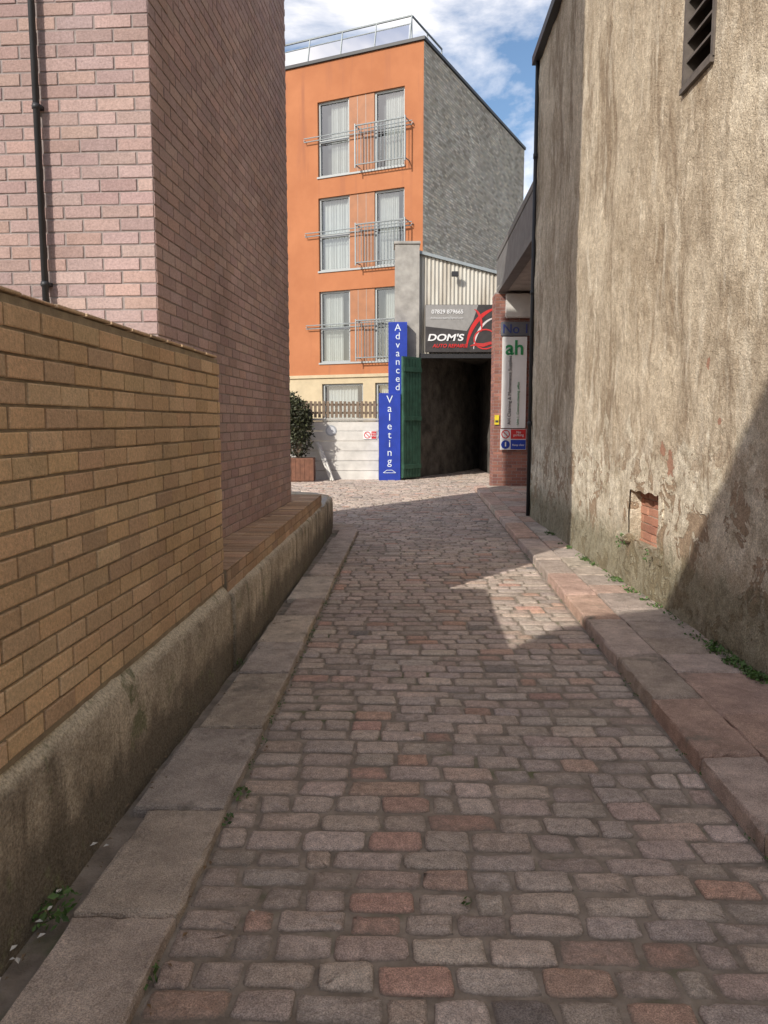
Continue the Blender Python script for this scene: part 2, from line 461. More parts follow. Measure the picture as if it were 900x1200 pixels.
# brick coping on the plinth in front of the building
cb_=empty('brick_coping_ledge')
mb=MB(); 
A=Vector((-.985,4.72)); B=Vector((-.80,9.7)); d=(B-A).normalized(); frc=Fr((A.x,A.y,0),(d.x,d.y)); Lc=(B-A).length
box(mb,0,Lc,-.4,-.001,.44,.635,frc); mb.obj('core',M_MORT_Y,cb_)
YC=[(c[0]*.72,c[1]*.7,c[2]*.75) for c in YB]
mb=MB(); bricks(mb,frc,Lc,.485,.62,YC,proj=.007)
x=0
while x<Lc-.02:
    for o in range(2):
        box(mb,x,min(x+.1,Lc),-.007-.215-o*.225+.0,.008-o*.225,.632,.641+U(-.002,.004),frc,jit(random.choice(YC),.18),.003)
    x+=.112
mb.obj('coping_bricks',M_BRICK,cb_)

# ---------------------------------------------------------------- left brick building
PB=[(.45,.32,.295),(.42,.295,.275),(.48,.345,.31),(.395,.275,.255),(.46,.315,.28),(.43,.31,.29)]
lb=empty('brick_building')
C1=Vector((-1.35,4.685)); C2=Vector((-1.075,8.85)); d=(C2-C1).normalized(); Ls=(C2-C1).length; Hh=11.0
frs=Fr((C1.x,C1.y,0),(d.x,d.y))        # side facing lane
nf=Vector((-d.y,d.x))                  # to the left
frf=Fr((C1.x+nf.x*3.35,C1.y+nf.y*3.35,0),(-nf.x,-nf.y),(-d.x,-d.y))  # front, facing the viewer
mb=MB(); box(mb,0,Ls,-3.35,-.0005,0,Hh,frs); mb.obj('wall_core',M_MORT_P,lb)
mb=MB(); bricks(mb,frs,Ls,.5,Hh,PB,proj=.005,bev=.003,jp=.0015,jc=.09)
bricks(mb,frf,3.35,.5,Hh,PB,proj=.005,bev=.003,jp=.0015,off=1,jc=.08)
frb=Fr((C2.x,C2.y,0),(nf.x,nf.y),(d.x,d.y)); bricks(mb,frb,3.35,.5,Hh,PB,proj=.005)
mb.obj('brick_courses',M_BRICK,lb)
mb=MB(); box(mb,-.05,Ls+.05,-3.4,.05,Hh,Hh+.15,frs,bev=.01); mb.obj('roof_coping',M_LGREY,lb)
dp=empty('drainpipe')
mb=MB(); px=3.35-.66
cyl(mb,frf.p(px,.045,.6),frf.p(px,.045,Hh-.1),.019,12)
for z in (1.2,2.35,3.35,4.6,6,7.5,9): 
    cyl(mb,frf.p(px,.045,z),frf.p(px,.045,z+.03),.0225,12); box(mb,px-.028,px+.028,.007,.045,z+.005,z+.025,frf)
mb.obj('pipe',M_DARK,dp,True)

# ---------------------------------------------------------------- unseen gabled slab behind the viewer on the left, added to cast shadow
gb=empty('gabled_shadow_caster')
mb=MB(); SH=-.3
ga=[(-.5+SH,0),(-.5+SH,5.2),(-3.2+SH,8.3),(-6.5,5.2),(-12,5.2),(-12,0)]  # outline shaped for its shadow edge on lane and right wall
vs=[(-3,y,z) for y,z in ga]+[(-3.95,y,z) for y,z in ga]
n=len(ga); fs=[tuple(range(n)),tuple(reversed(range(n,2*n)))]+[(i,(i+1)%n,n+(i+1)%n,n+i) for i in range(n)]
mb.add(vs,fs,(.3,.2,.16)); mb.obj('caster_walls',M_BRICK,gb)
mb=MB()
for (a,b) in (((-.46+SH,5.17),(-3.2+SH,8.34)),((-3.2+SH,8.34),(-6.6,5.14))):
    mb.quad((-2.97,a[0],a[1]),(-4.0,a[0],a[1]),(-4.0,b[0],b[1]),(-2.97,b[0],b[1]))
mb.obj('roof',M_DARK,gb)  # sloped top of the unseen shadow caster

# ---------------------------------------------------------------- right rendered building
rb=empty('rendered_building')
mb=MB(); cs=.05; y0=-3.0; ny=int(round((12.2-y0)/cs)); nz=int(round(6.9/cs))
HY0,HY1,HZ0,HZ1=6.2,6.95,.5,.95
def hole(i,j):
    yy=y0+(i+.5)*cs; zz=(j+.5)*cs
    return HY0<yy<HY1 and HZ0<zz<HZ1
def vent(i,j):
    yy=y0+(i+.5)*cs; zz=(j+.5)*cs
    return 5.5<yy<6.05 and 4.0<zz<5.2
vs=[]
for i in range(ny+1):
    for j in range(nz+1):
        yy=y0+i*cs;zz=j*cs
        a=noise.noise(Vector((yy*.7,zz*.7,5)))*.03+noise.noise(Vector((yy*3.1,zz*3.1,2)))*.016+noise.noise(Vector((yy*9,zz*9,8)))*.009
        if zz<.5: a-= .012*(1-zz/.5)+noise.noise(Vector((yy*2,zz*5,1)))*.012
        if 5.45<yy<6.1 and 3.9<zz<5.3: a=0
        dy=dz=0
        if HY0-.06<yy<HY1+.06 and HZ0-.06<zz<HZ1+.06:
            a*=.3; dy=noise.noise(Vector((yy*8,zz*8,20)))*.035; dz=noise.noise(Vector((yy*8,zz*8,30)))*.035
        vs.append((wX(yy)+a,yy+dy,zz+dz))
fs=[]
for i in range(ny):
    for j in range(nz):
        if hole(i,j) or vent(i,j): continue
        a=i*(nz+1)+j; fs.append((a,a+1,a+nz+2,a+nz+1))
mb.add(vs,fs)
mb.quad((wX(12.2),12.2,0),(7,12.2,0),(7,12.2,6.9),(wX(12.2),12.2,6.9))
mb.quad((2.23,-3,0),(7,-3,0),(7,-3,6.9),(2.23,-3,6.9))
mb.obj('roughcast_wall',M_WALL,rb,True)
# recess
mb=MB(); 
box(mb,2.225,2.42,HY0-.1,HY0-.02,HZ0-.1,HZ1+.1); box(mb,2.25,2.42,HY1+.02,HY1+.1,HZ0-.1,HZ1+.1)
box(mb,2.25,2.42,HY0-.02,HY1+.02,HZ0-.1,HZ0-.02); box(mb,2.25,2.42,HY0-.02,HY1+.02,HZ1+.02,HZ1+.1)
mb.obj('recess_lining',M_WALL,rb)
frh=Fr((2.36,HY0-.08,0),(0,1),(-1,0)); mb=MB()
RB=[(.50,.24,.16),(.45,.21,.14),(.54,.28,.19),(.42,.21,.14)]
box(mb,0,.95,-.04,-.0,HZ0-.08,HZ1+.08,frh,(.5,.40,.31))
bricks(mb,frh,.92,HZ0-.07,HZ1+.09,RB,proj=.012,jp=.008)
mb.obj('recess_bricks',M_BRICK,rb)
mb=MB(); box(mb,2.17,2.26,6.85,7.12,.47,.55,bev=.02); mb.obj('recess_sill',M_WALL,rb)
# louvre
lv=empty('louvre_vent'); mb=MB()
box(mb,2.45,2.5,5.45,6.1,3.95,5.3); 
for yy in (5.5,6.01): box(mb,2.215,2.45,yy,yy+.04,4.0,5.2)
box(mb,2.2,2.45,5.5,6.05,3.97,4.01); box(mb,2.215,2.45,5.5,6.05,5.17,5.2)
z=4.04
while z<5.15:
    mb.add([(2.23,5.54,z),(2.23,6.01,z),(2.36,6.01,z+.11),(2.36,5.54,z+.11),(2.23,5.54,z+.018),(2.23,6.01,z+.018),(2.36,6.01,z+.128),(2.36,5.54,z+.128)],[(0,1,2,3),(4,5,6,7),(0,1,5,4)]); z+=.14
mb.obj('slats',simple('louvre_timber',(.12,.10,.085),.7,8,.3),lv)
# eaves
mb=MB()
for a,b in ((-3,9.1),(9.1,12.25)):
    xa,xb=wX(a),wX(b)
    mb.add([(xa-.1,a,6.88),(xb-.1,b,6.88),(7,b,6.88),(7,a,6.88),(xa-.1,a,7.0),(xb-.1,b,7.0),(7,b,7.0),(7,a,7.0)],[(0,3,2,1),(4,5,6,7),(0,1,5,4),(1,2,6,5),(2,3,7,6),(3,0,4,7)])
mb.obj('eaves_gutter',M_DARK,rb)
mb=MB(); cyl(mb,(2.285,12.12,.08),(2.285,12.12,6.9),.03,10); 
for z in (1.5,3.5,5.5): cyl(mb,(2.285,12.12,z),(2.285,12.12,z+.07),.038,10)
mb.obj('downpipe',M_DARK,rb,True)

# ---------------------------------------------------------------- recessed brick unit further on (right)
ub=empty('brick_workshop')
RBK=[(.33,.15,.115),(.30,.135,.10),(.36,.17,.13),(.26,.12,.10)]
mb=MB(); box(mb,2.55,3.75,18.0,18.5,-.03,4.5); box(mb,3.7,8,12.3,24,-.03,4.5); mb.obj('core',M_MORT_P,ub)
mb=MB(); bricks(mb,Fr((2.55,18.0,0),(1,0),(0,-1)),1.15,.05,4.5,RBK); bricks(mb,Fr((2.55,18.5,0),(0,-1),(-1,0)),.5,.05,4.5,RBK)
bricks(mb,Fr((3.7,18,0),(0,-1),(-1,0)),5.6,.05,4.5,RBK)
mb.obj('brick_courses',M_BRICK,ub)
mb=MB()
def Xc(y): return 2.38+.04*(y-12.3)
for (z0,z1,o) in ((4.5,4.62,0),(5.3,5.42,0)):
    mb.add([(Xc(12.3)-o,12.3,z0),(Xc(18.4)-o,18.4,z0),(Xc(18.4)+.2,18.4,z0),(Xc(12.3)+.2,12.3,z0),(Xc(12.3)-o,12.3,z1),(Xc(18.4)-o,18.4,z1),(Xc(18.4)+.2,18.4,z1),(Xc(12.3)+.2,12.3,z1)],[(0,1,2,3),(4,5,6,7),(0,1,5,4),(1,2,6,5),(2,3,7,6),(3,0,4,7)])
yy=12.35
while yy<18.35:
    box(mb,Xc(yy)+.02,Xc(yy)+.05,yy,yy+.17,4.62,5.3); yy+=.2
mb.obj('parapet_slats',simple('parapet_grey',(.14,.135,.13),.7,5,.2),ub)
mb=MB(); box(mb,2.62,8,12.3,18.4,4.52,4.66); mb.obj('roof_slab',M_GREYRENDER,ub)
mb=MB(); box(mb,2.78,3.4,17.86,17.985,3.92,4.46,bev=.02); mb.obj('white_box_panel',M_WHITE,ub)
mb=MB(); box(mb,2.68,3.55,17.93,17.985,3.52,3.84,bev=.01); mb.obj('fascia',simple('fascia_grey',(.13,.135,.15),.6,6,.15,50,0),ub)

def text(name,body,size,loc,mat,parent,rot=(math.radians(90),0,0),align='CENTER',line=1,ext=.004,sx=1,off=0,shear=0):
    c=bpy.data.curves.new(name,'FONT'); c.body=body; c.size=size; c.align_x=align; c.space_line=line; c.extrude=ext; c.offset=off; c.shear=shear
    c.materials.append(mat); o=bpy.data.objects.new(name,c); S.collection.objects.link(o); o.location=loc; o.rotation_euler=rot; o.scale=(sx,1,1); o.parent=parent; return o
text('unit_number','No 1',.3,(3.02,17.925,3.58),simple('faded_blue_lettering',(.03,.05,.20),.6,6,.1,50,0),ub)
M_GRN=simple('green_logo',(.03,.28,.10),.5,5,.05,50,0); M_BLK=simple('black_lettering',(.03,.03,.04),.5,5,.05,50,0)
M_BOARD=simple('sign_white_board',(.8,.8,.78),.4,3,.05,50,0)
sg=empty('company_sign'); mb=MB(); box(mb,2.72,3.28,17.93,17.985,1.42,3.5,bev=.006); mb.obj('board',M_BOARD,sg)
text('logo','ah',.46,(3.0,17.922,3.1),M_GRN,sg,off=.008)
text('caption','AH Cleaning & Maintenance Supplies Ltd',.105,(2.93,17.922,1.5),M_BLK,sg,rot=(math.radians(90),math.radians(-90),0),align='LEFT')
text('caption_2','Unit 1  Contract cleaning  office',.075,(3.12,17.922,1.5),M_GRN,sg,rot=(math.radians(90),math.radians(-90),0),align='LEFT')
def disc(mb,c,r,y,col,n=24,r0=0):
    vs=[(c[0]+r*math.cos(2*math.pi*i/n),y,c[1]+r*math.sin(2*math.pi*i/n)) for i in range(n)]
    if r0<=0: mb.add(vs,[tuple(range(n))],col)
    else:
        vs+=[(c[0]+r0*math.cos(2*math.pi*i/n),y,c[1]+r0*math.sin(2*math.pi*i/n)) for i in range(n)]
        mb.add(vs,[(i,(i+1)%n,n+(i+1)%n,n+i) for i in range(n)],col)
def nopark(name,x0,x1,y,z0,z1,lower=True):
    e=empty(name); m=MB(); zm=z0+(z1-z0)*(.5 if lower else 0); h=(z1-z0)*(.5 if lower else 1)
    w=h
    box(m,x0,x1,y,y+.02,z0,z1,col=(.75,.75,.75))
    box(m,x0+w,x1-.01,y-.004,y,zm+.01,z1-.01,col=(.55,.03,.03))
    c=(x0+w/2,zm+h/2)
    disc(m,c,h*.42,y-.003,(.55,.03,.03),r0=h*.32)
    m.add([(c[0]-.28*h,y-.004,c[1]+.22*h),(c[0]-.22*h,y-.004,c[1]+.28*h),(c[0]+.28*h,y-.004,c[1]-.22*h),(c[0]+.22*h,y-.004,c[1]-.28*h)],[(0,1,2,3)],(.55,.03,.03))
    if lower:
        box(m,x0+w,x1-.01,y-.004,y,z0+.01,zm-.01,col=(.015,.05,.35)); disc(m,(x0+w/2,z0+h/2),h*.42,y-.003,(.015,.05,.35))
        box(m,x0+w/2-.015,x0+w/2+.015,y-.006,y-.004,z0+h*.32,z0+h*.75,col=(.8,.8,.8))
        text('caption_lower','Keep clear',h*.27,((x0+w+x1)/2,y-.008,z0+h*.38),M_TXTW,e)
    m.obj('board',M_VCOL,e)
    text('caption','No\nparking',h*.34,((x0+w+x1)/2,y-.008,zm+h*.58),M_TXTW,e,line=.8)
nopark('no_parking_sign',2.7,3.3,17.9,.92,1.4)
ys=empty('yellow_notice'); mb=MB(); box(mb,2.57,2.67,17.96,17.985,1.5,1.72,col=(.7,.55,.03)); box(mb,2.585,2.655,17.955,17.96,1.55,1.6,col=(.05,.05,.05)); mb.obj('plate',M_VCOL,ys)

# ---------------------------------------------------------------- garage / covered passage
ga_=empty('garage_building')
GY=21.5
mb=MB()
n=84; x0,x1=.96,3.2
prev=None
for i in range(n+1):
    x=x0+(x1-x0)*i/n; yy=GY+.02*math.sin(i*math.pi/2*1.0)
    zt=6.1-(6.1-5.5)*(i/n)
    cur=((x,yy,3.42),(x,yy,zt))
    if prev: mb.quad(prev[0],cur[0],cur[1],prev[1])
    prev=cur
mb.obj('corrugated_fascia',M_CORR,ga_)
mb=MB()
mb.add([(.9,21.4,6.1),(3.25,21.4,5.5),(3.25,31,5.5),(.9,31,6.1),(.9,21.4,6.18),(3.25,21.4,5.58),(3.25,31,5.58),(.9,31,6.18)],[(0,1,2,3),(4,5,6,7),(0,1,5,4),(1,2,6,5),(0,4,7,3)])
mb.obj('roof',M_STEEL,ga_)
mb=MB(); box(mb,.3,.955,21.3,22.0,-.03,6.3,bev=.02); box(mb,.27,.98,21.27,22.03,6.3,6.38,bev=.015); mb.obj('rendered_pier',M_GREYRENDER,ga_)
nn=24
mb=MB();vs=[];fs=[]
for i in range(nn+1):
    for j in range(14):
        f=i/nn; x=.955+2.9*f; y=21.9+6.0*f-1.0*math.sin(f*3.14)*.5; z=j*.27-.03
        vs.append((x+noise.noise(Vector((f*9,z*1.6,0)))*.09,y,z))
for i in range(nn):
    for j in range(13): a=i*14+j; fs.append((a,a+1,a+15,a+14))
mb.add(vs,fs); 
mb.quad((3.22,18.5,-.03),(3.22,27.5,-.03),(3.22,27.5,5.4),(3.22,18.5,5.4))
mb.quad((.6,21.6,3.44),(4,21.6,3.44),(4,28,3.44),(.6,28,3.44))
mb.quad((3.0,27,-.03),(8,27,-.03),(8,27,3.5),(3,27,3.5))
mb.obj('passage_interior',M_TUN,ga_,True)
mb=MB(); box(mb,.96,3.2,21.36,21.5,3.30,3.42); mb.obj('lintel',M_DARK,ga_)
# sign
ds=empty('auto_repairs_sign'); mb=MB(); box(mb,1.12,3.12,21.30,21.36,3.45,4.72,bev=.01); mb.obj('board',simple('sign_dark_panel',(.05,.045,.045),.4,4,.3,50,0),ds)
mb=MB()
mb.add([(1.13,21.296,4.14),(2.25,21.296,4.02),(2.42,21.296,4.3),(2.55,21.296,4.71),(1.13,21.296,4.71)],[(0,1,2,3,4)],(.27,.26,.25))
def ribbon(pts,w0,w1,yy,col):
    n=len(pts)
    L_=[];R_=[]
    for i,p in enumerate(pts):
        a=Vector(pts[max(i-1,0)]);b=Vector(pts[min(i+1,n-1)]);d=(b-a).normalized();nr=Vector((-d.y,d.x)); w=w0+(w1-w0)*math.sin(math.pi*i/(n-1))
        q=Vector(p); L_.append(q+nr*w);R_.append(q-nr*w)
    for i in range(n-1): mb.add([(L_[i].x,yy,L_[i].y),(L_[i+1].x,yy,L_[i+1].y),(R_[i+1].x,yy,R_[i+1].y),(R_[i].x,yy,R_[i].y)],[(0,1,2,3)],col)
def arc(cx,cz,rx,rz,a0,a1,n=16): return [(cx+rx*math.cos(a0+(a1-a0)*i/n),cz+rz*math.sin(a0+(a1-a0)*i/n)) for i in range(n+1)]
ribbon(arc(3.25,3.5,1.0,1.15,math.pi*.55,math.pi*.98),.01,.055,21.292,(.55,.02,.02))
ribbon(arc(3.1,3.48,.66,.9,math.pi*.52,math.pi*.98),.008,.03,21.289,(.6,.55,.55))
ribbon(arc(2.75,3.80,.30,.26,0,math.pi*1.9),.012,.02,21.287,(.55,.03,.03))
ribbon([(2.35,3.62),(2.5,3.66),(2.7,3.64),(2.9,3.7),(3.08,3.66)],.01,.05,21.285,(.45,.03,.03))
ribbon(arc(2.4,4.1,.25,.5,-.2,1.4),.005,.035,21.284,(.5,.03,.03))
mb.obj('graphics',M_VCOL,ds)
text('name',"DOM'S",.25,(1.66,21.285,3.76),M_TXTW,ds,sx=1.3,off=.006,shear=.2); text('name_2','AUTO REPAIRS',.13,(1.78,21.285,3.58),M_RED,ds,sx=1.05,off=.003,shear=.2)
text('phone','07829 879665',.15,(1.72,21.285,4.48),M_TXTW,ds,off=.002); text('web','domsautorepairs@gmail.com',.075,(1.7,21.285,4.34),M_TXTW,ds)
fl=empty('floodlight'); mb=MB(); box(mb,1.82,2.0,21.2,21.3,5.45,5.58,bev=.01); cyl(mb,(1.91,21.3,5.52),(1.91,21.5,5.6),.02); mb.obj('lamp_head',M_DARK,fl)
# green door leaf
gd=empty('green_gate'); frg=Fr((.97,21.28,0),(-.62,-.62),(.62,-.62)); mb=MB(); box(mb,0,.72,0,.06,.05,3.3,frg,bev=.006)
for i in range(6): box(mb,.015+i*.117,.11+i*.117,.06,.075,.08,3.27,frg,bev=.004)
for z in (.3,1.6,2.9): box(mb,.01,.71,.075,.10,z,z+.12,frg,bev=.004)
mb.obj('boards',M_GREEN,gd)

# blue signs
bs=empty('valeting_sign'); mb=MB(); box(mb,-.14,.44,20.72,21.2,-.03,2.33,bev=.012); mb.obj('post_lower',M_BLUE,bs)
mb=MB(); box(mb,.12,.62,20.98,21.26,2.2,4.22,bev=.012); mb.obj('board_upper',M_BLUE,bs)
M_TXTB=simple('pale_lettering',(.65,.72,.8),.5,8,.03,50,0)
def vtext(name,word,size,x,y,ztop,step):
    for i,ch in enumerate(word): text(name+'_'+ch,ch,size,(x,y,ztop-step*i),M_TXTB,bs,ext=.003)
vtext('letter','Advanced',.26,.37,20.975,3.99,.225)
vtext('letter','Valeting',.28,.15,20.715,2.07,.235)
mb=MB()
for a,b in (((-.02,.2),(.08,.27)),((.08,.27),(.22,.27)),((.22,.27),(.32,.2)),((.32,.2),(-.02,.2))):
    cyl(mb,(a[0],20.712,a[1]),(b[0],20.712,b[1]),.008,6)
mb.obj('car_outline',M_TXTB,bs)

# ---------------------------------------------------------------- white wall with fence
ww=empty('white_garden_wall'); mb=MB()
z=-.03
for k in range(6):
    box(mb,-3.4,-.15,21.0,21.22,z,z+.262,bev=.008); z+=.27
mb.obj('panels',M_WHITE,ww); mb=MB(); box(mb,-3.45,-.15,20.95,21.27,1.595,1.66,bev=.01); mb.obj('coping',M_LGREY,ww)
mb=MB()
disc(mb,(-1.44,1.33),.15,20.988,(.35,.37,.4)); disc(mb,(-1.44,1.33),.11,20.984,(.55,.57,.6)); mb.obj('round_light',M_VCOL,ww)
pf=empty('picket_fence'); mb=MB(); x=-3.4
while x<-.2:
    box(mb,x,x+.075,21.05,21.075,1.68,2.12+U(-.01,.01),bev=.004,col=jit((.25,.18,.13),.2)); x+=.115
for z in (1.78,2.0): box(mb,-3.4,-.17,21.076,21.11,z,z+.06)
mb.obj('pickets',M_TIMBER,pf)
nopark('no_parking_sign',-.56,-.2,20.975,1.1,1.32,False)
bd=empty('leaning_board'); mb=MB(); cyl(mb,(-1.42,20.6,.0),(-1.82,20.93,1.0),.05,6); cyl(mb,(-1.36,20.55,.0),(-1.74,20.93,.95),.03,6); mb.obj('boards',M_WHITE,bd)

# planter & bush
pn=empty('planter_shrub'); mb=MB()
box(mb,-2.55,-1.85,20.1,20.75,.0,.62,bev=.015)
for k in range(6): box(mb,-2.54+k*.117,-2.43+k*.117,20.085,20.1,.03,.6,bev=.004)
mb.obj('planter_box',M_POT,pn)
mb=MB()
cl=[((-2.3,20.4,1.0),.40),((-2.2,20.4,1.35),.36),((-2.4,20.45,1.5),.42),((-2.27,20.4,1.85),.34),((-2.45,20.4,2.05),.3),((-2.1,20.4,1.65),.24),((-2.6,20.4,1.2),.33),((-2.7,20.4,1.7),.33)]
def leaf(mb,p,s,col,up=.3):
    d=Vector((U(-1,1),U(-1,1),U(-.5,1)+up)).normalized(); a=d.orthogonal().normalized()
    a.rotate(Matrix.Rotation(U(0,6.28),3,d)); b=d.cross(a)
    p=Vector(p); mb.add([p-a*s*.5,p+b*s*.28+d*s*.06,p+a*s*.6,p-b*s*.28+d*s*.06],[(0,1,2,3)],col)
for c_,r in cl:
    for i in range(1100):
        v=Vector((U(-1,1),U(-1,1),U(-1,1)))
        if v.length>1: continue
        v=v.normalized()*(v.length**.5)*r*U(.75,1.12)
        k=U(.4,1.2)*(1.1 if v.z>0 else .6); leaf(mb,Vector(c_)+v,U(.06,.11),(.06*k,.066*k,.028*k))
mb.obj('foliage',M_LEAF,pn)
mb=MB(); 
for c_,r in cl: cyl(mb,(-2.25,20.4,.55),c_,.025,5,r1=.008)
mb.obj('stems',M_TIMBER,pn)

# ---------------------------------------------------------------- orange apartment building
ob=empty('apartment_building')
OC=(1.1,22.5,0); Lf=Vector((-.91,.415)).normalized()
ff=Fr(OC,(Lf.x,Lf.y),(-Lf.y*1.0,Lf.x*1.0)); 
ff.uy=Vector((-Lf.y,Lf.x,0))  # outward
if ff.uy.y>0: ff.uy=-ff.uy
LEN=11.5; TOP=12.0
ops=[];zs=[8.8,6.08,3.36]
groups=[0,5.6]
for g in groups:
    for z in zs: ops.append((.57+g,3.37+g,z,z+2.12))
mb=MB(); openwall(mb,ff,0,LEN,2.98,TOP,ops,.13); mb.obj('orange_render_front',M_ORANGE,ob)
mb=MB(); gops=[(1.9+g,3.3+g,1.0,2.72) for g in groups]+[(.55,1.5,1.0,2.72)]
openwall(mb,ff,0,LEN,-.03,2.9,gops,.15,y=.0); box(mb,-.03,LEN,-.1,.05,2.9,2.99,ff); mb.obj('cream_ground_floor',M_CREAM,ob)
sd=Vector((.45,.893)).normalized(); fs_=Fr(OC,(sd.x,sd.y),(sd.y,-sd.x))
A=fs_.p(9.6,0,0); B=ff.p(LEN,0,0); Cc=B+Vector((sd.x,sd.y,0))*9.6
mb=MB(); mb.quad(fs_.p(.0,-.002,-.03),fs_.p(9.6,-.002,-.03),fs_.p(9.6,-.002,TOP),fs_.p(.0,-.002,TOP)); 
mb.quad(A+Vector((0,0,0)),Cc,Cc+Vector((0,0,TOP)),A+Vector((0,0,TOP))); mb.quad(B,Cc,Cc+Vector((0,0,TOP)),B+Vector((0,0,TOP)))
mb.obj('side_mortar',mortar('mortar_stock',(.38,.33,.27),(.50,.44,.36)),ob)
GB=[(.74,.64,.51),(.60,.51,.40),(.82,.73,.60),(.50,.42,.33),(.68,.60,.49),(.78,.67,.52)]
mb=MB(); row=0; z=2.4
while z<TOP-.07:
    x=-.1125 if row%2 else 0
    while x<9.58:
        a=max(x,0.0);b=min(x+.212,9.6)
        if b-a>.03: mb.quad(fs_.p(a,.004,z),fs_.p(b,.004,z),fs_.p(b,.004,z+.06),fs_.p(a,.004,z+.06),jit(random.choice(GB),.12))
        x+=.225
    z+=.075; row+=1
mb.obj('brick_side',M_BRICK,ob)
mb=MB(); box(mb,-.05,LEN,-.25,.06,TOP,TOP+.1,ff,bev=.01); box(mb,-.0,9.65,-.25,.05,TOP+.003,TOP+.11,fs_,bev=.01); mb.obj('roof_edge',M_DARK,ob)
mb=MB(); q=[ff.p(0,-.1,TOP),ff.p(LEN,-.1,TOP),Cc+Vector((0,0,TOP)),A+Vector((0,0,TOP))]; mb.quad(*q); mb.obj('flat_roof',M_DARK,ob)
mf=MB();mg=MB();mc=MB();mp=MB();mr=MB()
for g in groups:
    for z in zs:
        z1=z+2.12
        for s0,s1,w in ((.57,1.53,'d'),(2.34,3.37,'w')):
            s0+=g;s1+=g
            y=-.10
            f=.055
            box(mf,s0,s0+f,y-.06,y+.02,z,z1,ff);box(mf,s1-f,s1,y-.06,y+.02,z,z1,ff)
            box(mf,s0+f,s1-f,y-.06,y+.02,z,z+f,ff);box(mf,s0+f,s1-f,y-.06,y+.02,z1-f,z1,ff)
            if w=='w': box(mf,s0+f,s1-f,y-.06,y+.025,z+.98,z+1.05,ff)
            mg.quad(ff.p(s0+f,y-.03,z+f),ff.p(s1-f,y-.03,z+f),ff.p(s1-f,y-.03,z1-f),ff.p(s0+f,y-.03,z1-f))
            a,b=(s0+.06,s1-.06)
            cover=random.choice([.45,.7,.95]) if w=='w' else random.choice([.5,.75,.3])
            n=30; pr=None; flip=R()<.5
            for i in range(n+1):
                o_=(b-a)*cover*i/n; s=a+o_ if flip else b-o_; yy=y-.16+.03*math.sin(i*1.9+U(-.4,.4))
                cu=(ff.p(s,yy,z+.05),ff.p(s,yy,z1-.05))
                if pr: mc.quad(pr[0],cu[0],cu[1],pr[1])
                pr=cu
        box(mp,1.53+g,2.34+g,-.09,-.04,z,z1,ff)
        for k in range(1,3): box(mf,1.53+g+k*.27-.004,1.53+g+k*.27+.004,-.045,-.036,z,z1,ff)
        box(mf,.55+g,3.39+g,-.12,.035,z-.05,z,ff)
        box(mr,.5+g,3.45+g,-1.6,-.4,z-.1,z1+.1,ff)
mb=MB()
for g in groups:
    for z in zs:
        for h in (1.12,1.02):
            cyl(mb,ff.p(.3+g,.1,z+h),ff.p(3.78+g,.1,z+h),.016,6)
        for s in (.3,1.95,3.78):
            cyl(mb,ff.p(s+g,0,z+1.07),ff.p(s+g,.1,z+1.07),.016,6); 
        y=.33
        cyl(mb,ff.p(.42+g,y,z+1.15),ff.p(1.97+g,y,z+1.15),.022,6); cyl(mb,ff.p(.42+g,y,z+.08),ff.p(1.97+g,y,z+.08),.018,6)
        for s in (.42,1.97):
            cyl(mb,ff.p(s+g,y,z+.0),ff.p(s+g,y,z+1.2),.022,6); cyl(mb,ff.p(s+g,y,z+1.15),ff.p(s+g,0,z+1.15),.018,6); cyl(mb,ff.p(s+g,y,z+.08),ff.p(s+g,0,z+.08),.018,6)
        s=.52
        while s<1.93: cyl(mb,ff.p(s+g,y,z+.08),ff.p(s+g,y,z+1.15),.011,5); s+=.105
mb.obj('balcony_rails',M_STEEL,ob)
for (s0,s1,z,z1) in gops:
    y=-.1;f=.06
    box(mf,s0,s0+f,y-.04,y+.02,z,z1,ff);box(mf,s1-f,s1,y-.04,y+.02,z,z1,ff);box(mf,s0+f,s1-f,y-.04,y+.02,z,z+f,ff);box(mf,s0+f,s1-f,y-.04,y+.02,z1-f,z1,ff)
    mg.quad(ff.p(s0+f,y-.03,z+f),ff.p(s1-f,y-.03,z+f),ff.p(s1-f,y-.03,z1-f),ff.p(s0+f,y-.03,z1-f))
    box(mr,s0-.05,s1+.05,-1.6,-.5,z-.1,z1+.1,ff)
    pr=None
    for i in range(31):
        s=s0+.3+(s1-s0-.4)*i/30; yy=y-.16+.02*math.sin(i*1.9); cu=(ff.p(s,yy,z),ff.p(s,yy,z1))
        if pr: mc.quad(pr[0],cu[0],cu[1],pr[1])
        pr=cu
mf.obj('window_frames',M_FRAME,ob); mg.obj('window_panes',M_GLASS,ob); mc.obj('curtains',M_CURT,ob); mp.obj('timber_panels',M_PANEL,ob); mr.obj('dark_rooms',M_DARK,ob)
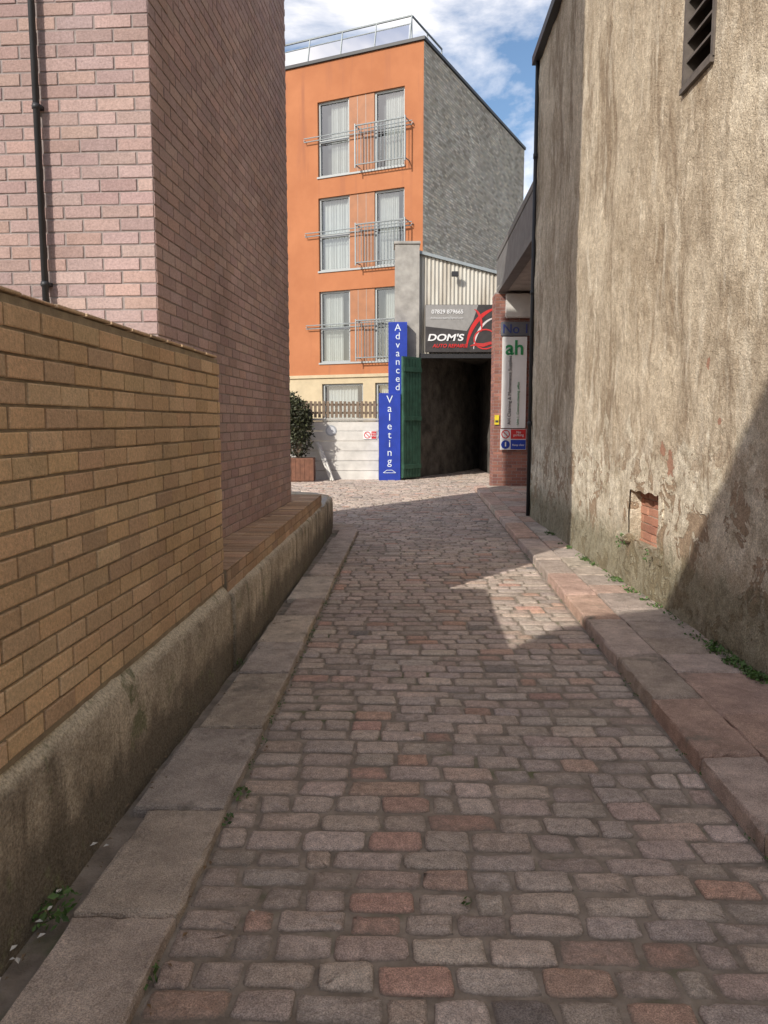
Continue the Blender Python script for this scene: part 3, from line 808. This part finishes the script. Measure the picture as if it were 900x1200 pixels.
# roof balustrade (glass, leaning slightly)
mb=MB(); s=.55
while s<LEN:
    cyl(mb,ff.p(s,-.25,TOP+.1),ff.p(s,-.45,TOP+.95),.02,6); s+=1.1
cyl(mb,ff.p(.55,-.45,TOP+.95),ff.p(LEN,-.45,TOP+.95),.03,6); cyl(mb,ff.p(.55,-.40,TOP+.72),ff.p(LEN,-.40,TOP+.72),.015,6)
P0=ff.p(.55,-.45,0); 
for k in range(3):
    cyl(mb,P0+sd.to_3d()*k*1.1+Vector((0,0,TOP)),P0+sd.to_3d()*k*1.1+Vector((0,0,TOP+.95)),.02,6)
cyl(mb,P0+Vector((0,0,TOP+.95)),P0+sd.to_3d()*2.2+Vector((0,0,TOP+.95)),.03,6)
mb.obj('roof_balustrade',M_STEEL,ob)
mb=MB(); mb.quad(ff.p(.6,-.27,TOP+.14),ff.p(LEN,-.27,TOP+.14),ff.p(LEN,-.40,TOP+.70),ff.p(.6,-.40,TOP+.70)); mb.obj('roof_balustrade_glass',M_GLASS,ob)

# ---------------------------------------------------------------- weeds & litter
we=MB()
def weed(x,y,z,r,n,s):
    for i in range(n):
        a=U(0,6.28);q=r*math.sqrt(R()); k=U(.6,1.4)
        p=(x+q*math.cos(a),y+q*math.sin(a)*1.6,z+U(0,r*.7)*(1-q/r)+.006)
        leaf(we,p,s*U(.6,1.3),(.08*k,.15*k,.035*k),.6)
for (x,y,r,n,s) in [(-.66,2.0,.035,26,.028),(-1.03,2.25,.07,70,.03),(-.60,3.05,.04,30,.022),(-.62,2.85,.03,18,.02),(.27,2.33,.018,9,.02),(-.93,4.75,.03,20,.022)]:
    weed(x,y,.0 if x>-.7 else .03,r,n,s)
for i in range(80):
    y=U(4.2,10.2); x=wX(y)-U(.02,.09); 
    if noise.noise(Vector((y*1.2,0,3)))>-.12 : weed(x,y,.08,U(.02,.06),int(U(8,30)),.022)
for i in range(22):
    y=U(4.2,5.0); weed(wX(y)-U(.03,.1),y,.08,.05,22,.026)
for i in range(70):
    y=U(2.6,10); weed(kL(y)-.0+U(0,.015),y,-.002,U(.012,.035),int(U(3,12)),.014)
for i in range(30):
    y=U(2.5,9); weed(kR(y)-.01,y,-.004,U(.012,.03),int(U(3,9)),.014)
for (y,z) in ((6.9,.5),(7.05,.45),(6.25,.47)): 
    for i in range(14): leaf(we,(2.17+U(-.02,.02),y+U(-.05,.05),z+U(-.05,.05)),.03,(.08,.15,.04))
we.obj('weeds',M_LEAF)
lt=MB()
def lit(x,y,z,s,col):
    a=U(0,3); c_,d_=math.cos(a)*s,math.sin(a)*s
    lt.add([(x-c_,y-d_,z),(x+d_*.5,y-c_*.5,z+.004),(x+c_,y+d_,z+.002),(x-d_*.5,y+c_*.5,z+.006)],[(0,1,2,3)],col)
for i in range(10): y=U(1.9,2.7); lit(plF(y)+U(.02,.08),y,.055,U(.008,.016),(.6,.58,.53))
for i in range(9): y=U(2,8); lit(kL(y)+U(-.1,.5),y,.058 if R()<.4 else .012,U(.005,.01),(.5,.47,.42))
lit(1.98,3.75,.093,.03,(.7,.68,.64))
for i in range(70): y=U(1.8,9); lit(kL(y)+U(.0,.05),y,.008,U(.005,.014),(.2,.12,.06))
for i in range(60): y=U(1.8,6); lit(plF(y)+U(.03,.11),y,.056,U(.004,.012),(.17,.12,.07))
lt.obj('litter',M_VCOL)

# ---------------------------------------------------------------- light
el=math.atan(.625); az=math.radians(39)
dirv=Vector((math.sin(az),math.cos(az),-.625)).normalized()
sun=bpy.data.lights.new('sun','SUN'); sun.energy=4.4; sun.angle=math.radians(.5); sun.color=(1,.94,.85)
so=bpy.data.objects.new('sun',sun); S.collection.objects.link(so); so.rotation_euler=dirv.to_track_quat('-Z','Y').to_euler(); so.location=(-10,-12,12)
w=bpy.data.worlds.new('World'); S.world=w; w.use_nodes=True; nt=w.node_tree; bg=nt.nodes['Background']
sky=nt.nodes.new('ShaderNodeTexSky'); sky.sky_type='NISHITA'; sky.sun_disc=False; sky.sun_elevation=el; sky.sun_rotation=math.pi+az
tc=nt.nodes.new('ShaderNodeTexCoord'); mpn=nt.nodes.new('ShaderNodeMapping'); mpn.inputs['Scale'].default_value=(1.6,1.6,4.0); mpn.inputs['Location'].default_value=(2.3,1.1,.2)
nz=nt.nodes.new('ShaderNodeTexNoise'); nz.inputs['Scale'].default_value=1.9; nz.inputs['Detail'].default_value=7; nz.inputs['Roughness'].default_value=.58; nz.inputs['Distortion'].default_value=.3
rp=nt.nodes.new('ShaderNodeValToRGB'); rp.color_ramp.elements[0].position=.47; rp.color_ramp.elements[1].position=.72
mx=nt.nodes.new('ShaderNodeMix'); mx.data_type='RGBA'; mx.inputs[7].default_value=(12.5,11.6,10.8,1)
hs=nt.nodes.new('ShaderNodeHueSaturation'); hs.inputs['Saturation'].default_value=1.1; hs.inputs['Value'].default_value=1.08
nt.links.new(tc.outputs['Generated'],mpn.inputs[0]); nt.links.new(mpn.outputs[0],nz.inputs['Vector']); nt.links.new(nz.outputs['Fac'],rp.inputs[0])
nt.links.new(sky.outputs[0],hs.inputs['Color'])
nt.links.new(rp.outputs[0],mx.inputs[0]); nt.links.new(hs.outputs[0],mx.inputs[6]); nt.links.new(mx.outputs[2],bg.inputs[0])
bg.inputs[1].default_value=.15

cam=bpy.data.cameras.new('camera'); co=bpy.data.objects.new('camera',cam); S.collection.objects.link(co)
cam.sensor_fit='VERTICAL'; cam.sensor_height=32; cam.sensor_width=24; cam.lens=24; cam.clip_end=1000; cam.clip_start=.05
co.location=(0,0,1.55); co.rotation_euler=(math.radians(90-6.65),0,0)
S.camera=co
